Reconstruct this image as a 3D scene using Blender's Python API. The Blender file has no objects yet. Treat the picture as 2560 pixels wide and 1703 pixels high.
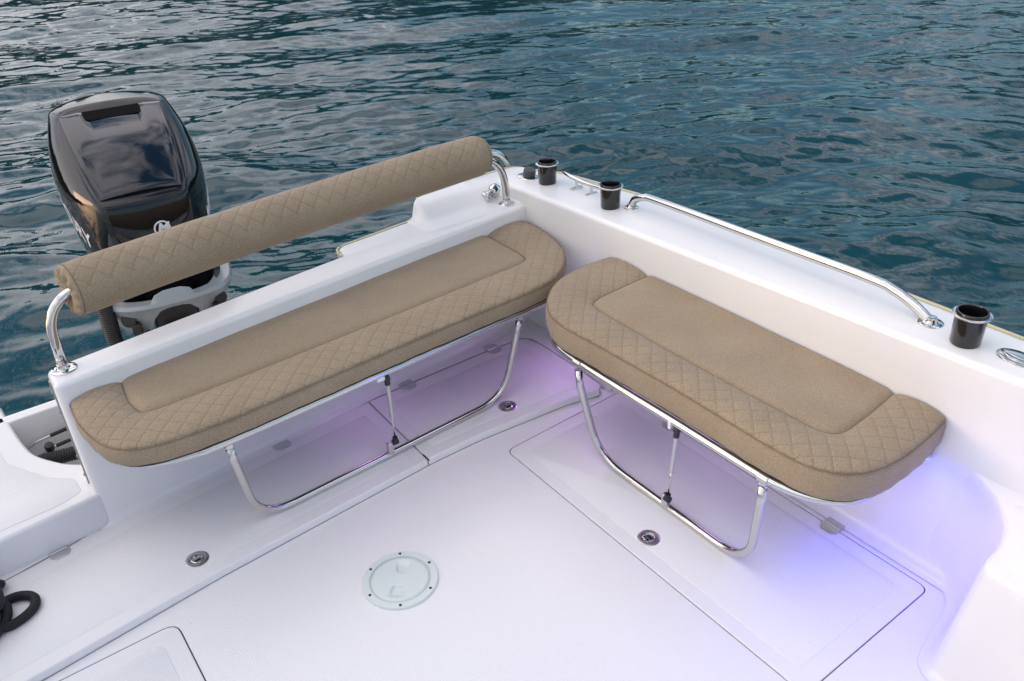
import bpy, bmesh, math, random
import numpy as np
from mathutils import Vector, Matrix
from math import sin, cos, pi, radians, sqrt, atan2, exp
random.seed(7)
S = bpy.context.scene
C = S.collection

# ------------------------------------------------------------------ camera
cam_d = bpy.data.cameras.new('camera'); cam = bpy.data.objects.new('camera', cam_d); C.objects.link(cam)
PIT, ROL, YAW = radians(30.86), radians(-2.79), radians(54.93)
fw = Vector((cos(YAW)*cos(PIT), sin(YAW)*cos(PIT), -sin(PIT)))
rt = Vector((sin(YAW), -cos(YAW), 0)); up = rt.cross(fw)
r2 = rt*cos(ROL)+up*sin(ROL); u2 = -rt*sin(ROL)+up*cos(ROL)
M = Matrix((r2, u2, -fw)).transposed().to_4x4(); M.translation = (0, 0, 2.0)
cam.matrix_world = M
cam_d.sensor_width = 36; cam_d.lens = 29.475; cam_d.clip_start = .05; cam_d.clip_end = 3000
cam_d.dof.use_dof = True; cam_d.dof.focus_distance = 2.9; cam_d.dof.aperture_fstop = 11
S.camera = cam

# ------------------------------------------------------------------ world, sun, exposure
SUN_EL, SUN_AZ = radians(13), radians(148)         # azimuth measured from +X towards +Y (the sun is low on the -X side)
sd = Vector((cos(SUN_AZ)*cos(SUN_EL), sin(SUN_AZ)*cos(SUN_EL), sin(SUN_EL)))
W = bpy.data.worlds.new("World"); S.world = W; W.use_nodes = True
nt = W.node_tree; nt.nodes.clear()
def N(t, typ, **kw):
    n = t.nodes.new(typ)
    for a, b in kw.items(): setattr(n, a, b)
    return n
wo = N(nt, 'ShaderNodeOutputWorld'); bg = N(nt, 'ShaderNodeBackground')
sky = N(nt, 'ShaderNodeTexSky'); sky.sky_type = 'NISHITA'; sky.sun_disc = False
sky.sun_elevation = SUN_EL; sky.sun_rotation = pi/2 - SUN_AZ
sky.air_density = 1.3; sky.dust_density = .8; sky.ozone_density = 3.2
tc = N(nt, 'ShaderNodeTexCoord'); mp = N(nt, 'ShaderNodeMapping'); mp.inputs['Scale'].default_value = (1, 1, 2.6)
ns = N(nt, 'ShaderNodeTexNoise'); ns.inputs['Scale'].default_value = 2.6; ns.inputs['Detail'].default_value = 7; ns.inputs['Roughness'].default_value = .6
ns.inputs['Distortion'].default_value = .6
cr = N(nt, 'ShaderNodeValToRGB'); cr.color_ramp.elements[0].position = .43; cr.color_ramp.elements[1].position = .60
mx = N(nt, 'ShaderNodeMix', data_type='RGBA'); cb = N(nt, 'ShaderNodeMix', data_type='RGBA'); cb.inputs['Factor'].default_value = .72
sz = N(nt, 'ShaderNodeSeparateXYZ'); mr = N(nt, 'ShaderNodeMapRange'); mr.inputs['From Min'].default_value = 0; mr.inputs['From Max'].default_value = .9
mr.inputs['To Min'].default_value = .85; mr.inputs['To Max'].default_value = 1.75
cs = N(nt, 'ShaderNodeVectorMath', operation='SCALE'); cs.inputs[0].default_value = (6.5, 5.95, 5.92)
nt.links.new(tc.outputs['Generated'], sz.inputs[0]); nt.links.new(sz.outputs[2], mr.inputs['Value']); d2 = N(nt, 'ShaderNodeVectorMath', operation='DOT_PRODUCT'); d2.inputs[1].default_value = (-.10, .45, 0)
a2 = N(nt, 'ShaderNodeMath', operation='ADD'); nt.links.new(tc.outputs['Generated'], d2.inputs[0]); nt.links.new(d2.outputs['Value'], a2.inputs[0]); nt.links.new(mr.outputs[0], a2.inputs[1])
nt.links.new(a2.outputs[0], cs.inputs['Scale']); nt.links.new(cs.outputs[0], cb.inputs['B'])
scl = N(nt, 'ShaderNodeVectorMath', operation='SCALE'); scl.inputs['Scale'].default_value = 1.2
ln = nt.links.new
ln(tc.outputs['Generated'], mp.inputs['Vector']); ln(mp.outputs['Vector'], ns.inputs['Vector']); dt = N(nt, 'ShaderNodeVectorMath', operation='DOT_PRODUCT'); dt.inputs[1].default_value = (-.10, .04, .05)
ad = N(nt, 'ShaderNodeMath', operation='ADD'); ln(tc.outputs['Generated'], dt.inputs[0]); ln(dt.outputs['Value'], ad.inputs[0]); ln(ns.outputs['Fac'], ad.inputs[1]); ln(ad.outputs[0], cr.inputs['Fac'])
ln(cr.outputs['Color'], mx.inputs['Factor']); ln(sky.outputs['Color'], mx.inputs['A']); ln(sky.outputs['Color'], scl.inputs[0]); ln(scl.outputs[0], cb.inputs['A']); ln(cb.outputs['Result'], mx.inputs['B']); ln(mx.outputs['Result'], bg.inputs['Color'])
ln(bg.outputs['Background'], wo.inputs['Surface'])
bg.inputs['Strength'].default_value = .15
sl = bpy.data.lights.new('sun', 'SUN'); sl.energy = .5; sl.angle = radians(18); sl.color = (.80, .45, .25)
so = bpy.data.objects.new('sun', sl); C.objects.link(so)
so.rotation_euler = sd.to_track_quat('Z', 'Y').to_euler()
S.view_settings.view_transform = 'Standard'; S.view_settings.look = 'None'; S.view_settings.gamma = 1
S.view_settings.exposure = .62

# ------------------------------------------------------------------ helpers
def mat(name, col, rough=.5, metal=0., coat=0., spec=.5, emit=None, es=0.):
    m = bpy.data.materials.new(name); m.use_nodes = True
    b = m.node_tree.nodes['Principled BSDF']
    b.inputs['Base Color'].default_value = (*col, 1); b.inputs['Roughness'].default_value = rough
    b.inputs['Metallic'].default_value = metal; b.inputs['Coat Weight'].default_value = coat
    b.inputs['Coat Roughness'].default_value = .08; b.inputs['Specular IOR Level'].default_value = spec
    if emit: b.inputs['Emission Color'].default_value = (*emit, 1); b.inputs['Emission Strength'].default_value = es
    return m
def nodes(m): return m.node_tree, m.node_tree.nodes['Principled BSDF'], m.node_tree.links.new
def math_(t, op, a, b=None, c=None):
    n = N(t, 'ShaderNodeMath', operation=op)
    for i, v in enumerate((a, b, c)):
        if v is None: continue
        if isinstance(v, (int, float)): n.inputs[i].default_value = v
        else: t.links.new(v, n.inputs[i])
    return n.outputs[0]
def noise(t, vec, scale, detail=3, rough=.5):
    n = N(t, 'ShaderNodeTexNoise'); n.inputs['Scale'].default_value = scale; n.inputs['Detail'].default_value = detail
    n.inputs['Roughness'].default_value = rough
    if vec is not None: t.links.new(vec, n.inputs['Vector'])
    return n.outputs['Fac']
def ramp(t, fac, stops):
    n = N(t, 'ShaderNodeValToRGB'); e = n.color_ramp.elements
    while len(e) < len(stops): e.new(.5)
    for i, (p, c) in enumerate(stops):
        e[i].position = p; e[i].color = (*c, 1) if len(c) == 3 else c
    t.links.new(fac, n.inputs['Fac']); return n.outputs['Color']
def bump(t, h, strength=.3, dist=.01, prev=None):
    n = N(t, 'ShaderNodeBump'); n.inputs['Strength'].default_value = strength; n.inputs['Distance'].default_value = dist
    t.links.new(h, n.inputs['Height'])
    if prev is not None: t.links.new(prev, n.inputs['Normal'])
    return n.outputs['Normal']
def objco(t, tilt=True):
    o = N(t, 'ShaderNodeTexCoord').outputs['Object']
    if not tilt: return o
    m = N(t, 'ShaderNodeMapping'); m.inputs['Rotation'].default_value = (.47, .71, .23); m.inputs['Location'].default_value = (3.3, 1.7, 2.9)
    t.links.new(o, m.inputs['Vector']); return m.outputs['Vector']

def obj(name, verts, faces, m, parent=None, smooth=True, uv=None, angle=None, origin=None):
    """links one mesh object; verts are world coordinates, stored relative to the parent's (or origin's) base"""
    o0 = Vector((0, 0, 0))
    if parent is not None:
        q = parent
        while q is not None: o0 += q.location; q = q.parent
    if origin is not None: off = Vector(origin)
    else: off = Vector((0, 0, 0)) if parent is None else o0
    me = bpy.data.meshes.new(name)
    me.from_pydata([tuple(Vector(v)-off) for v in verts], [], faces)
    o = bpy.data.objects.new(name, me); C.objects.link(o)
    for mm in (m if isinstance(m, (list, tuple)) else [m]): me.materials.append(mm)
    if parent is not None: o.parent = parent; o.location = off - o0
    else: o.location = off
    bm = bmesh.new(); bm.from_mesh(me)
    bmesh.ops.recalc_face_normals(bm, faces=bm.faces); bm.to_mesh(me); bm.free()
    if smooth:
        for p in me.polygons: p.use_smooth = True
        if angle is not None: me.set_sharp_from_angle(angle=radians(angle))
    if uv is not None:
        L = me.uv_layers.new(name='UVMap')
        for lp in me.loops: L.data[lp.index].uv = uv[lp.vertex_index]
    return o
def thing(name, label, cat, loc=(0, 0, 0), group=None):
    o = bpy.data.objects.new(name, None); C.objects.link(o); o.location = loc; o.empty_display_size = .1
    return tag(o, label, cat, group)
def tag(o, label, cat, group=None):
    o['label'] = label; o['category'] = cat
    if group: o['group'] = group
    return o

class MB:                                     # collects geometry for one mesh
    def __init__(s): s.v = []; s.f = []
    def add(s, v, f):
        n = len(s.v); s.v += [tuple(x) for x in v]; s.f += [tuple(i+n for i in q) for q in f]; return s
    def build(s, name, m, parent=None, **k): return obj(name, s.v, s.f, m, parent, **k)

def frames(path):
    P = [Vector(p) for p in path]; T = []
    for i in range(len(P)):
        a = P[max(i-1, 0)]; b = P[min(i+1, len(P)-1)]; T.append((b-a).normalized())
    n = T[0].orthogonal().normalized(); out = []
    for i, t in enumerate(T):
        if i: n = (n - t*n.dot(t)).normalized()
        out.append((P[i], t, n, t.cross(n)))
    return out
def tube(path, r, segs=16, caps=True, closed=False):
    v = []; f = []; F = frames(path); n = len(F)
    for i, (p, t, a, b) in enumerate(F):
        rr = r[i] if isinstance(r, (list, tuple)) else r
        for k in range(segs):
            th = 2*pi*k/segs; v.append(p + (a*cos(th)+b*sin(th))*rr)
    for i in range(n-1 if not closed else n):
        for k in range(segs):
            a = i*segs+k; b = i*segs+(k+1) % segs; j = (i+1) % n
            f.append((a, b, j*segs+(k+1) % segs, j*segs+k))
    if caps and not closed:
        f.append(tuple(range(segs))[::-1]); f.append(tuple((n-1)*segs+k for k in range(segs)))
    return v, f
def fillet(pts, r, n=8):
    P = [Vector(p) for p in pts]; out = [P[0]]
    for i in range(1, len(P)-1):
        a = (P[i-1]-P[i]); b = (P[i+1]-P[i]); rr = r[i-1] if isinstance(r, (list, tuple)) else r
        la, lb = a.length, b.length; a.normalize(); b.normalize()
        ang = a.angle(b); d = min(rr/math.tan(ang/2), la*.49 if i > 1 else la*.98, lb*.49 if i < len(P)-2 else lb*.98)
        A = P[i]+a*d; B = P[i]+b*d
        for k in range(n+1):
            t = k/n; out.append(A*(1-t)**2 + P[i]*2*t*(1-t) + B*t*t)
    out.append(P[-1]); return out
def catmull(pts, per=8, closed=False):
    P = [Vector(p) for p in pts]; n = len(P); out = []
    for i in range(n if closed else n-1):
        g = (lambda k: P[k % n]) if closed else (lambda k: P[min(max(k, 0), n-1)])
        a, b, c, d = g(i-1), g(i), g(i+1), g(i+2)
        for k in range(per):
            t = k/per
            out.append(.5*((2*b)+(c-a)*t+(2*a-5*b+4*c-d)*t*t+(-a+3*b-3*c+d)*t**3))
    if not closed: out.append(P[-1])
    return out
def resample(pts, n):
    P = [Vector(p) for p in pts]; L = [0]
    for i in range(1, len(P)): L.append(L[-1]+(P[i]-P[i-1]).length)
    out = []; j = 0
    for k in range(n):
        s = L[-1]*k/(n-1)
        while j < len(L)-2 and L[j+1] < s: j += 1
        t = (s-L[j])/max(L[j+1]-L[j], 1e-9); out.append(P[j].lerp(P[j+1], min(t, 1)))
    return out
def round_poly(pts, r, n=6):
    """closed 2d polygon with rounded corners"""
    P = [Vector((p[0], p[1], 0)) for p in pts]; out = []; N_ = len(P)
    for i in range(N_):
        a = P[i-1]-P[i]; b = P[(i+1) % N_]-P[i]; rr = r[i] if isinstance(r, (list, tuple)) else r
        la, lb = a.length, b.length; a.normalize(); b.normalize()
        if rr <= 1e-6: out.append((P[i].x, P[i].y)); continue
        d = min(rr/math.tan(a.angle(b)/2), la*.49, lb*.49); A = P[i]+a*d; B = P[i]+b*d
        for k in range(n+1):
            t = k/n; q = A*(1-t)**2+P[i]*2*t*(1-t)+B*t*t; out.append((q.x, q.y))
    return out
def inset2(pts, d):
    n = len(pts); ar = sum(pts[i][0]*pts[(i+1) % n][1]-pts[(i+1) % n][0]*pts[i][1] for i in range(n)); s = 1 if ar > 0 else -1
    out = []
    for i in range(n):
        a = Vector(pts[i-1]); b = Vector(pts[i]); c = Vector(pts[(i+1) % n])
        e1 = (b-a); e2 = (c-b)
        if e1.length < 1e-9: e1 = e2
        if e2.length < 1e-9: e2 = e1
        e1.normalize(); e2.normalize()
        n1 = Vector((-e1.y, e1.x))*s; n2 = Vector((-e2.y, e2.x))*s; m = n1+n2
        m = m/max(m.length_squared/2, .3)
        q = b+m*d; out.append((q.x, q.y))
    return out
def prism(outline, rings, top=True, bottom=False):
    """rings: (inset, z) from the bottom up"""
    v = []; f = []; n = len(outline)
    for ins, z in rings:
        for x, y in (inset2(outline, ins) if abs(ins) > 1e-9 else outline): v.append((x, y, z))
    for r in range(len(rings)-1):
        for i in range(n):
            j = (i+1) % n; f.append((r*n+i, r*n+j, (r+1)*n+j, (r+1)*n+i))
    if top: f.append(tuple((len(rings)-1)*n+i for i in range(n)))
    if bottom: f.append(tuple(range(n))[::-1])
    return v, f
def rnd(z0, z1, r, n=4):                       # rounded top edge rings
    out = [(0, z0)]
    for k in range(n+1):
        t = pi/2*k/n; out.append((r*(1-cos(t)), z1-r+r*sin(t)))
    return out
def lathe(prof, origin=(0, 0, 0), segs=32, axis=None, caps=True):
    v = []; f = []; o = Vector(origin)
    R = Matrix.Identity(3) if axis is None else Vector(axis).normalized().to_track_quat('Z', 'Y').to_matrix()
    for r, z in prof:
        for k in range(segs):
            a = 2*pi*k/segs; v.append(o+R @ Vector((r*cos(a), r*sin(a), z)))
    for i in range(len(prof)-1):
        for k in range(segs):
            j = (k+1) % segs; f.append((i*segs+k, i*segs+j, (i+1)*segs+j, (i+1)*segs+k))
    if caps: f.append(tuple(range(segs))[::-1]); f.append(tuple((len(prof)-1)*segs+k for k in range(segs)))
    return v, f
def boxv(c, s, R=None):
    c = Vector(c); v = []
    for dz in (-1, 1):
        for dx, dy in ((-1, -1), (1, -1), (1, 1), (-1, 1)):
            q = Vector((dx*s[0]/2, dy*s[1]/2, dz*s[2]/2)); v.append(c+(R @ q if R else q))
    return v, [(3, 2, 1, 0), (4, 5, 6, 7), (0, 1, 5, 4), (1, 2, 6, 5), (2, 3, 7, 6), (3, 0, 4, 7)]
def bevel(o, w=.003, seg=2, ang=40):
    b = o.modifiers.new('bevel', 'BEVEL'); b.width = w; b.segments = seg; b.limit_method = 'ANGLE'; b.angle_limit = radians(ang)
    for p in o.data.polygons: p.use_smooth = True
    o.data.set_sharp_from_angle(angle=radians(35)); return o
def text_mesh(body, size, extrude, Mx, name, m, parent, shear=0., bold=.0):
    cu = bpy.data.curves.new(name, 'FONT'); cu.body = body; cu.size = size; cu.extrude = extrude; cu.shear = shear; cu.offset = bold
    cu.align_x = 'CENTER'; cu.align_y = 'CENTER'
    t = bpy.data.objects.new('t', cu); C.objects.link(t); bpy.context.view_layer.update()
    me = bpy.data.meshes.new_from_object(t.evaluated_get(bpy.context.evaluated_depsgraph_get()))
    bpy.data.objects.remove(t); me.transform(Mx); me.materials.clear(); me.materials.append(m); me.name = name
    o = bpy.data.objects.new(name, me); C.objects.link(o); o.parent = parent; return o

# ------------------------------------------------------------------ materials
gel = mat('gelcoat', (.80, .80, .80), .3, coat=.22); gel.node_tree.nodes['Principled BSDF'].inputs['Coat Roughness'].default_value = .14
t, b, L = nodes(gel)
g = noise(t, objco(t), 3.0, 4); g2 = noise(t, objco(t), 60, 3)
L(ramp(t, g, [(.35, (.775, .78, .785)), (.65, (.81, .81, .80))]), b.inputs['Base Color'])
L(math_(t, 'ADD', math_(t, 'MULTIPLY', g, .12), .24), b.inputs['Roughness'])
def nonskid_mat(name, amp):
    m = mat(name, (.79, .79, .79), .4, coat=.0); t, b, L = nodes(m); oc = objco(t)
    # fine moulded tread: short ridges plus scuffs and specks
    wv = N(t, 'ShaderNodeTexVoronoi'); wv.inputs['Scale'].default_value = 170; L(oc, wv.inputs['Vector'])
    wn = N(t, 'ShaderNodeTexWave'); wn.inputs['Scale'].default_value = 62; wn.inputs['Distortion'].default_value = 3.5
    wn.inputs['Detail'].default_value = 2; L(oc, wn.inputs['Vector'])
    h = math_(t, 'ADD', math_(t, 'MULTIPLY', wv.outputs['Distance'], .7), math_(t, 'MULTIPLY', wn.outputs['Fac'], .5))
    L(bump(t, h, amp, .0012), b.inputs['Normal'])
    sp = noise(t, oc, 75, 2, .6); big = noise(t, oc, 2.3, 5)
    c1 = ramp(t, big, [(.3, (.796, .80, .802)), (.7, (.806, .806, .802))])
    mxx = N(t, 'ShaderNodeMix', data_type='RGBA'); L(c1, mxx.inputs['A']); mxx.inputs['B'].default_value = (.42, .38, .36, 1)
    L(ramp(t, sp, [(.745, (0, 0, 0)), (.77, (.55, .55, .55))]), mxx.inputs['Factor']); L(mxx.outputs['Result'], b.inputs['Base Color'])
    L(math_(t, 'ADD', math_(t, 'MULTIPLY', noise(t, oc, 9, 4), .12), .36), b.inputs['Roughness'])
    return m
nonskid = nonskid_mat('nonskid_gelcoat', .30)
rawedge = mat('raw_edge', (.60, .56, .36), .45)
trim_w = mat('white_plastic', (.66, .73, .70), .38)
chrome = mat('polished_steel', (.60, .60, .59), .07, 1.0)
t, b, L = nodes(chrome); L(math_(t, 'ADD', math_(t, 'MULTIPLY', noise(t, objco(t), 25, 3), .10), .03), b.inputs['Roughness'])
brushed = mat('brushed_steel', (.62, .61, .62), .34, 1.0)
t, b, L = nodes(brushed); L(math_(t, 'ADD', math_(t, 'MULTIPLY', noise(t, objco(t), 90, 3), .25), .22), b.inputs['Roughness'])
blackp = mat('black_plastic', (.006, .006, .007), .16, coat=.3)
rubber = mat('black_rubber', (.015, .016, .018), .5)
gasket = mat('grey_gasket', (.30, .31, .33), .5)
darkm = mat('dark_metal', (.03, .03, .03), .45, .3)

def fabric(name, quilt):
    m = mat(name, (.3, .24, .16), .88, spec=.25); t, b, L = nodes(m)
    b.inputs['Sheen Weight'].default_value = .12; b.inputs['Sheen Roughness'].default_value = .5
    oc = objco(t)
    mp1 = N(t, 'ShaderNodeMapping'); mp1.inputs['Scale'].default_value = (1, .28, 1); L(oc, mp1.inputs['Vector'])
    mp2 = N(t, 'ShaderNodeMapping'); mp2.inputs['Scale'].default_value = (.28, 1, 1); L(oc, mp2.inputs['Vector'])
    w = math_(t, 'ADD', math_(t, 'MULTIPLY', noise(t, mp1.outputs[0], 620, 2, .7), .5), math_(t, 'MULTIPLY', noise(t, mp2.outputs[0], 620, 2, .7), .5))
    big = noise(t, oc, 6, 4)
    w2 = math_(t, 'ADD', w, math_(t, 'MULTIPLY', math_(t, 'SUBTRACT', big, .5), .12))
    col = ramp(t, w2, [(.36, (.19, .145, .094)), (.5, (.298, .234, .156)), (.64, (.42, .34, .235))])
    nb = bump(t, w, .35, .0012)
    if quilt:
        uvn = N(t, 'ShaderNodeUVMap'); sx = N(t, 'ShaderNodeSeparateXYZ'); L(uvn.outputs['UV'], sx.inputs[0])
        k = 1/(sqrt(2)*.0474)
        wob = math_(t, 'MULTIPLY', math_(t, 'SUBTRACT', noise(t, oc, 22, 2), .5), .10)
        def dist(op):
            s = math_(t, 'ADD', math_(t, 'MULTIPLY', math_(t, op, sx.outputs[0], sx.outputs[1]), k), wob)
            return math_(t, 'ABSOLUTE', math_(t, 'SUBTRACT', math_(t, 'FRACT', math_(t, 'ADD', s, 100.0)), .5)), s
        d1, s1 = dist('ADD'); d2, s2 = dist('SUBTRACT')
        e1 = math_(t, 'SUBTRACT', .5, d1); e2 = math_(t, 'SUBTRACT', .5, d2)
        e = math_(t, 'MINIMUM', e1, e2)
        # puffed diamonds with stitched valleys
        hgt = N(t, 'ShaderNodeMapRange', interpolation_type='SMOOTHERSTEP'); L(e, hgt.inputs['Value']); hgt.inputs['From Max'].default_value = .17
        puff = math_(t, 'MULTIPLY', math_(t, 'MULTIPLY', e1, e2), 2.2)
        H = math_(t, 'ADD', hgt.outputs[0], puff)
        nb = bump(t, H, .5, .0029, nb)
        # darker stitching thread in the valleys, broken into stitches
        st = math_(t, 'GREATER_THAN', math_(t, 'FRACT', math_(t, 'MULTIPLY', math_(t, 'ADD', sx.outputs[0], 50.0), 160.0)), .22)
        th = math_(t, 'MULTIPLY', math_(t, 'LESS_THAN', e, .021), math_(t, 'ADD', math_(t, 'MULTIPLY', st, .25), .18))
        mm = N(t, 'ShaderNodeMix', data_type='RGBA'); L(col, mm.inputs['A']); mm.inputs['B'].default_value = (.12, .09, .05, 1); L(th, mm.inputs['Factor'])
        col = mm.outputs['Result']
    L(col, b.inputs['Base Color']); L(nb, b.inputs['Normal']); return m
fab = fabric('tan_fabric', False); fabq = fabric('tan_quilted_fabric', True)
thread = mat('seam_thread', (.19, .145, .09), .8)

# ------------------------------------------------------------------ water
WL = -.32
def water():
    # polar-ish grid around the boat, fine near and coarse far, heights from a broad directional spectrum
    nr, na = 760, 900
    rr = np.concatenate([np.linspace(.2, 3.0, 60, endpoint=False), 3.0*np.exp(np.linspace(0, math.log(26/3.0), nr-60-50, endpoint=False)), 26*np.exp(np.linspace(0, math.log(1500/26), 50))])
    nr = len(rr)
    a0, a1 = radians(-14), radians(124)
    aa = np.linspace(a0, a1, na)
    Rg, A = np.meshgrid(rr, aa, indexing='ij'); X = Rg*np.cos(A); Y = Rg*np.sin(A)
    rng = np.random.default_rng(5); Z = np.zeros_like(X)
    gx = np.zeros_like(X); gy = np.zeros_like(X)
    cell = np.gradient(rr)[:, None]
    def comp(lam, ang, amp, ph, mask=1.):
        nonlocal Z
        k = 2*pi/lam; kx, ky = k*math.cos(ang), k*math.sin(ang)
        fade = np.clip((lam/(2.6*np.maximum(cell, Rg*(a1-a0)/na)))-.6, 0, 1)
        th = kx*X+ky*Y+ph+.6*np.sin(.21*X*rng.uniform(.5, 1.5)+.17*Y+ph)
        Z += mask*fade*amp*(np.sin(th)+.22*np.sin(2*th+1.3))
    # patchiness
    env = .75+.35*np.sin(.43*X+.31*Y+1)*np.sin(.27*X-.38*Y+.4)
    for i in range(120):
        lam = .16*math.exp(rng.uniform(0, 1)*math.log(2.6/.16))
        ang = radians(62)+rng.normal(0, .45)
        comp(lam, ang, .0027*lam**.85*rng.uniform(.5, 1.4), rng.uniform(0, 6.28), env)
    # wake train running off the boat's side: long parallel crests on the right
    wk = np.clip((X-2.6)/3.0, 0, 1)*np.clip((7.5-Y)/5, 0, 1)
    for i in range(16):
        lam = rng.uniform(.35, .75); comp(lam, radians(12)+rng.normal(0, .16), .0040*lam*rng.uniform(.6, 1.3), rng.uniform(0, 6.28), wk)
    for i in range(5):
        comp(rng.uniform(2.0, 6), radians(65)+rng.normal(0, .4), .014, rng.uniform(0, 6.28))
    V = np.stack([X, Y, WL+Z], -1).reshape(-1, 3)
    i, j = np.meshgrid(np.arange(nr-1), np.arange(na-1), indexing='ij'); q = i*na+j
    F = np.stack([q, q+na, q+na+1, q+1], -1).reshape(-1, 4)
    me = bpy.data.meshes.new('water'); me.vertices.add(len(V)); me.vertices.foreach_set('co', V.astype(np.float32).ravel())
    me.loops.add(F.size); me.loops.foreach_set('vertex_index', F.astype(np.int32).ravel())
    me.polygons.add(len(F)); me.polygons.foreach_set('loop_start', np.arange(0, F.size, 4, dtype=np.int32)); me.polygons.foreach_set('loop_total', np.full(len(F), 4, np.int32))
    me.update(calc_edges=True); me.polygons.foreach_set('use_smooth', np.ones(len(F), bool))
    o = bpy.data.objects.new('water', me); C.objects.link(o); o['kind'] = 'structure'
    m = mat('lake_water', (.004, .042, .054), .03, spec=.5); t, b, L = nodes(m)
    b.inputs['IOR'].default_value = 1.33
    oc = objco(t, False)
    mp = N(t, 'ShaderNodeMapping'); mp.inputs['Rotation'].default_value = (0, 0, radians(-62)); mp.inputs['Scale'].default_value = (1.0, .45, 1); L(oc, mp.inputs['Vector'])
    n1 = noise(t, mp.outputs[0], 8.0, 4, .55); n2 = noise(t, mp.outputs[0], 1.7, 3, .5)
    nb = bump(t, n1, .14, .03); nb = bump(t, n2, .18, .10, nb); L(nb, b.inputs['Normal'])
    # a patch of surface foam left by the boat's wake
    sx = N(t, 'ShaderNodeSeparateXYZ'); L(oc, sx.inputs[0])
    def foam(cx, cy, rx, ry):
        a_ = math_(t, 'POWER', math_(t, 'DIVIDE', math_(t, 'SUBTRACT', sx.outputs[0], cx), rx), 2.0); b_ = math_(t, 'POWER', math_(t, 'DIVIDE', math_(t, 'SUBTRACT', sx.outputs[1], cy), ry), 2.0)
        return math_(t, 'MAXIMUM', math_(t, 'SUBTRACT', 1.0, math_(t, 'ADD', a_, b_)), 0.0)
    fm = math_(t, 'MAXIMUM', foam(2.75, 14.1, 1.0, .9), math_(t, 'MULTIPLY', foam(6.3, 12.6, 1.8, 1.5), .72))
    fn = noise(t, mp.outputs[0], 5.0, 6, .65)
    fo = N(t, 'ShaderNodeMapRange', interpolation_type='SMOOTHSTEP'); L(math_(t, 'ADD', fn, math_(t, 'MULTIPLY', fm, .22)), fo.inputs['Value']); fo.inputs['From Min'].default_value = .68; fo.inputs['From Max'].default_value = .80
    fk = math_(t, 'MULTIPLY', fo.outputs[0], math_(t, 'MINIMUM', math_(t, 'MULTIPLY', fm, 3.0), .55))
    fx = N(t, 'ShaderNodeMix', data_type='RGBA'); fx.inputs['A'].default_value = (.004, .042, .054, 1); fx.inputs['B'].default_value = (.55, .60, .62, 1)
    L(fk, fx.inputs['Factor']); L(fx.outputs['Result'], b.inputs['Base Color']); L(math_(t, 'ADD', .03, math_(t, 'MULTIPLY', fk, .5)), b.inputs['Roughness'])
    me.materials.append(m)
water()
# water sheet on the sides and behind the camera
sh = obj('water', [(-1500, -1500, WL-.12), (1500, -1500, WL-.12), (1500, 1500, WL-.12), (-1500, 1500, WL-.12)], [(0, 1, 2, 3)], bpy.data.materials['lake_water'], smooth=False); sh['kind'] = 'structure'

# far wooded shore: low dark rise with a ragged tree line, only seen mirrored in the wave backs
def shore():
    leafm = mat('far_foliage', (.030, .048, .022), .8); t, b, L = nodes(leafm)
    L(ramp(t, noise(t, objco(t), .25, 4), [(.3, (.008, .014, .007)), (.7, (.026, .036, .016))]), b.inputs['Base Color'])
    earth = mat('far_shore_earth', (.035, .035, .024), .9)
    v = []; f = []; n = 90
    for i in range(n+1):
        a = radians(-40+190*i/n); r = 120+10*sin(i*.3)
        for k, (dr, z) in enumerate(((0, WL-.3), (3, .4), (14, 2.2), (60, 4), (120, 3), (125, -1))): v.append(((r+dr)*cos(a), (r+dr)*sin(a), z+(.8*sin(i*.9+k) if k > 1 else 0)))
    for i in range(n):
        for k in range(5): a = i*6+k; f.append((a, a+1, a+7, a+6))
    o = obj('far_shore', v, f, earth); o['kind'] = 'structure'
    mb = MB(); rnd_ = random.Random(3)
    ico = bmesh.new(); bmesh.ops.create_icosphere(ico, subdivisions=2, radius=1)
    iv = [x.co.copy() for x in ico.verts]; iff = [tuple(x.index for x in q.verts) for q in ico.faces]; ico.free()
    for i in range(430):
        a = radians(rnd_.uniform(-38, 148)); r = rnd_.uniform(124, 165); h = rnd_.uniform(13, 27)*(.8+.3*sin(a*7))*(1+.9*exp(-((a-1.56)/.15)**2)); w = rnd_.uniform(3, 6)
        c = Vector((r*cos(a), r*sin(a), h*.5+1.5))
        mb.add([c+Vector((q.x*w, q.y*w, q.z*h*.6))*(1+.28*sin(q.x*5+i)*cos(q.y*6+i*2)*sin(q.z*5)) for q in iv], iff)
    o = mb.build('far_wood', leafm); o['kind'] = 'stuff'
shore()

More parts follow.
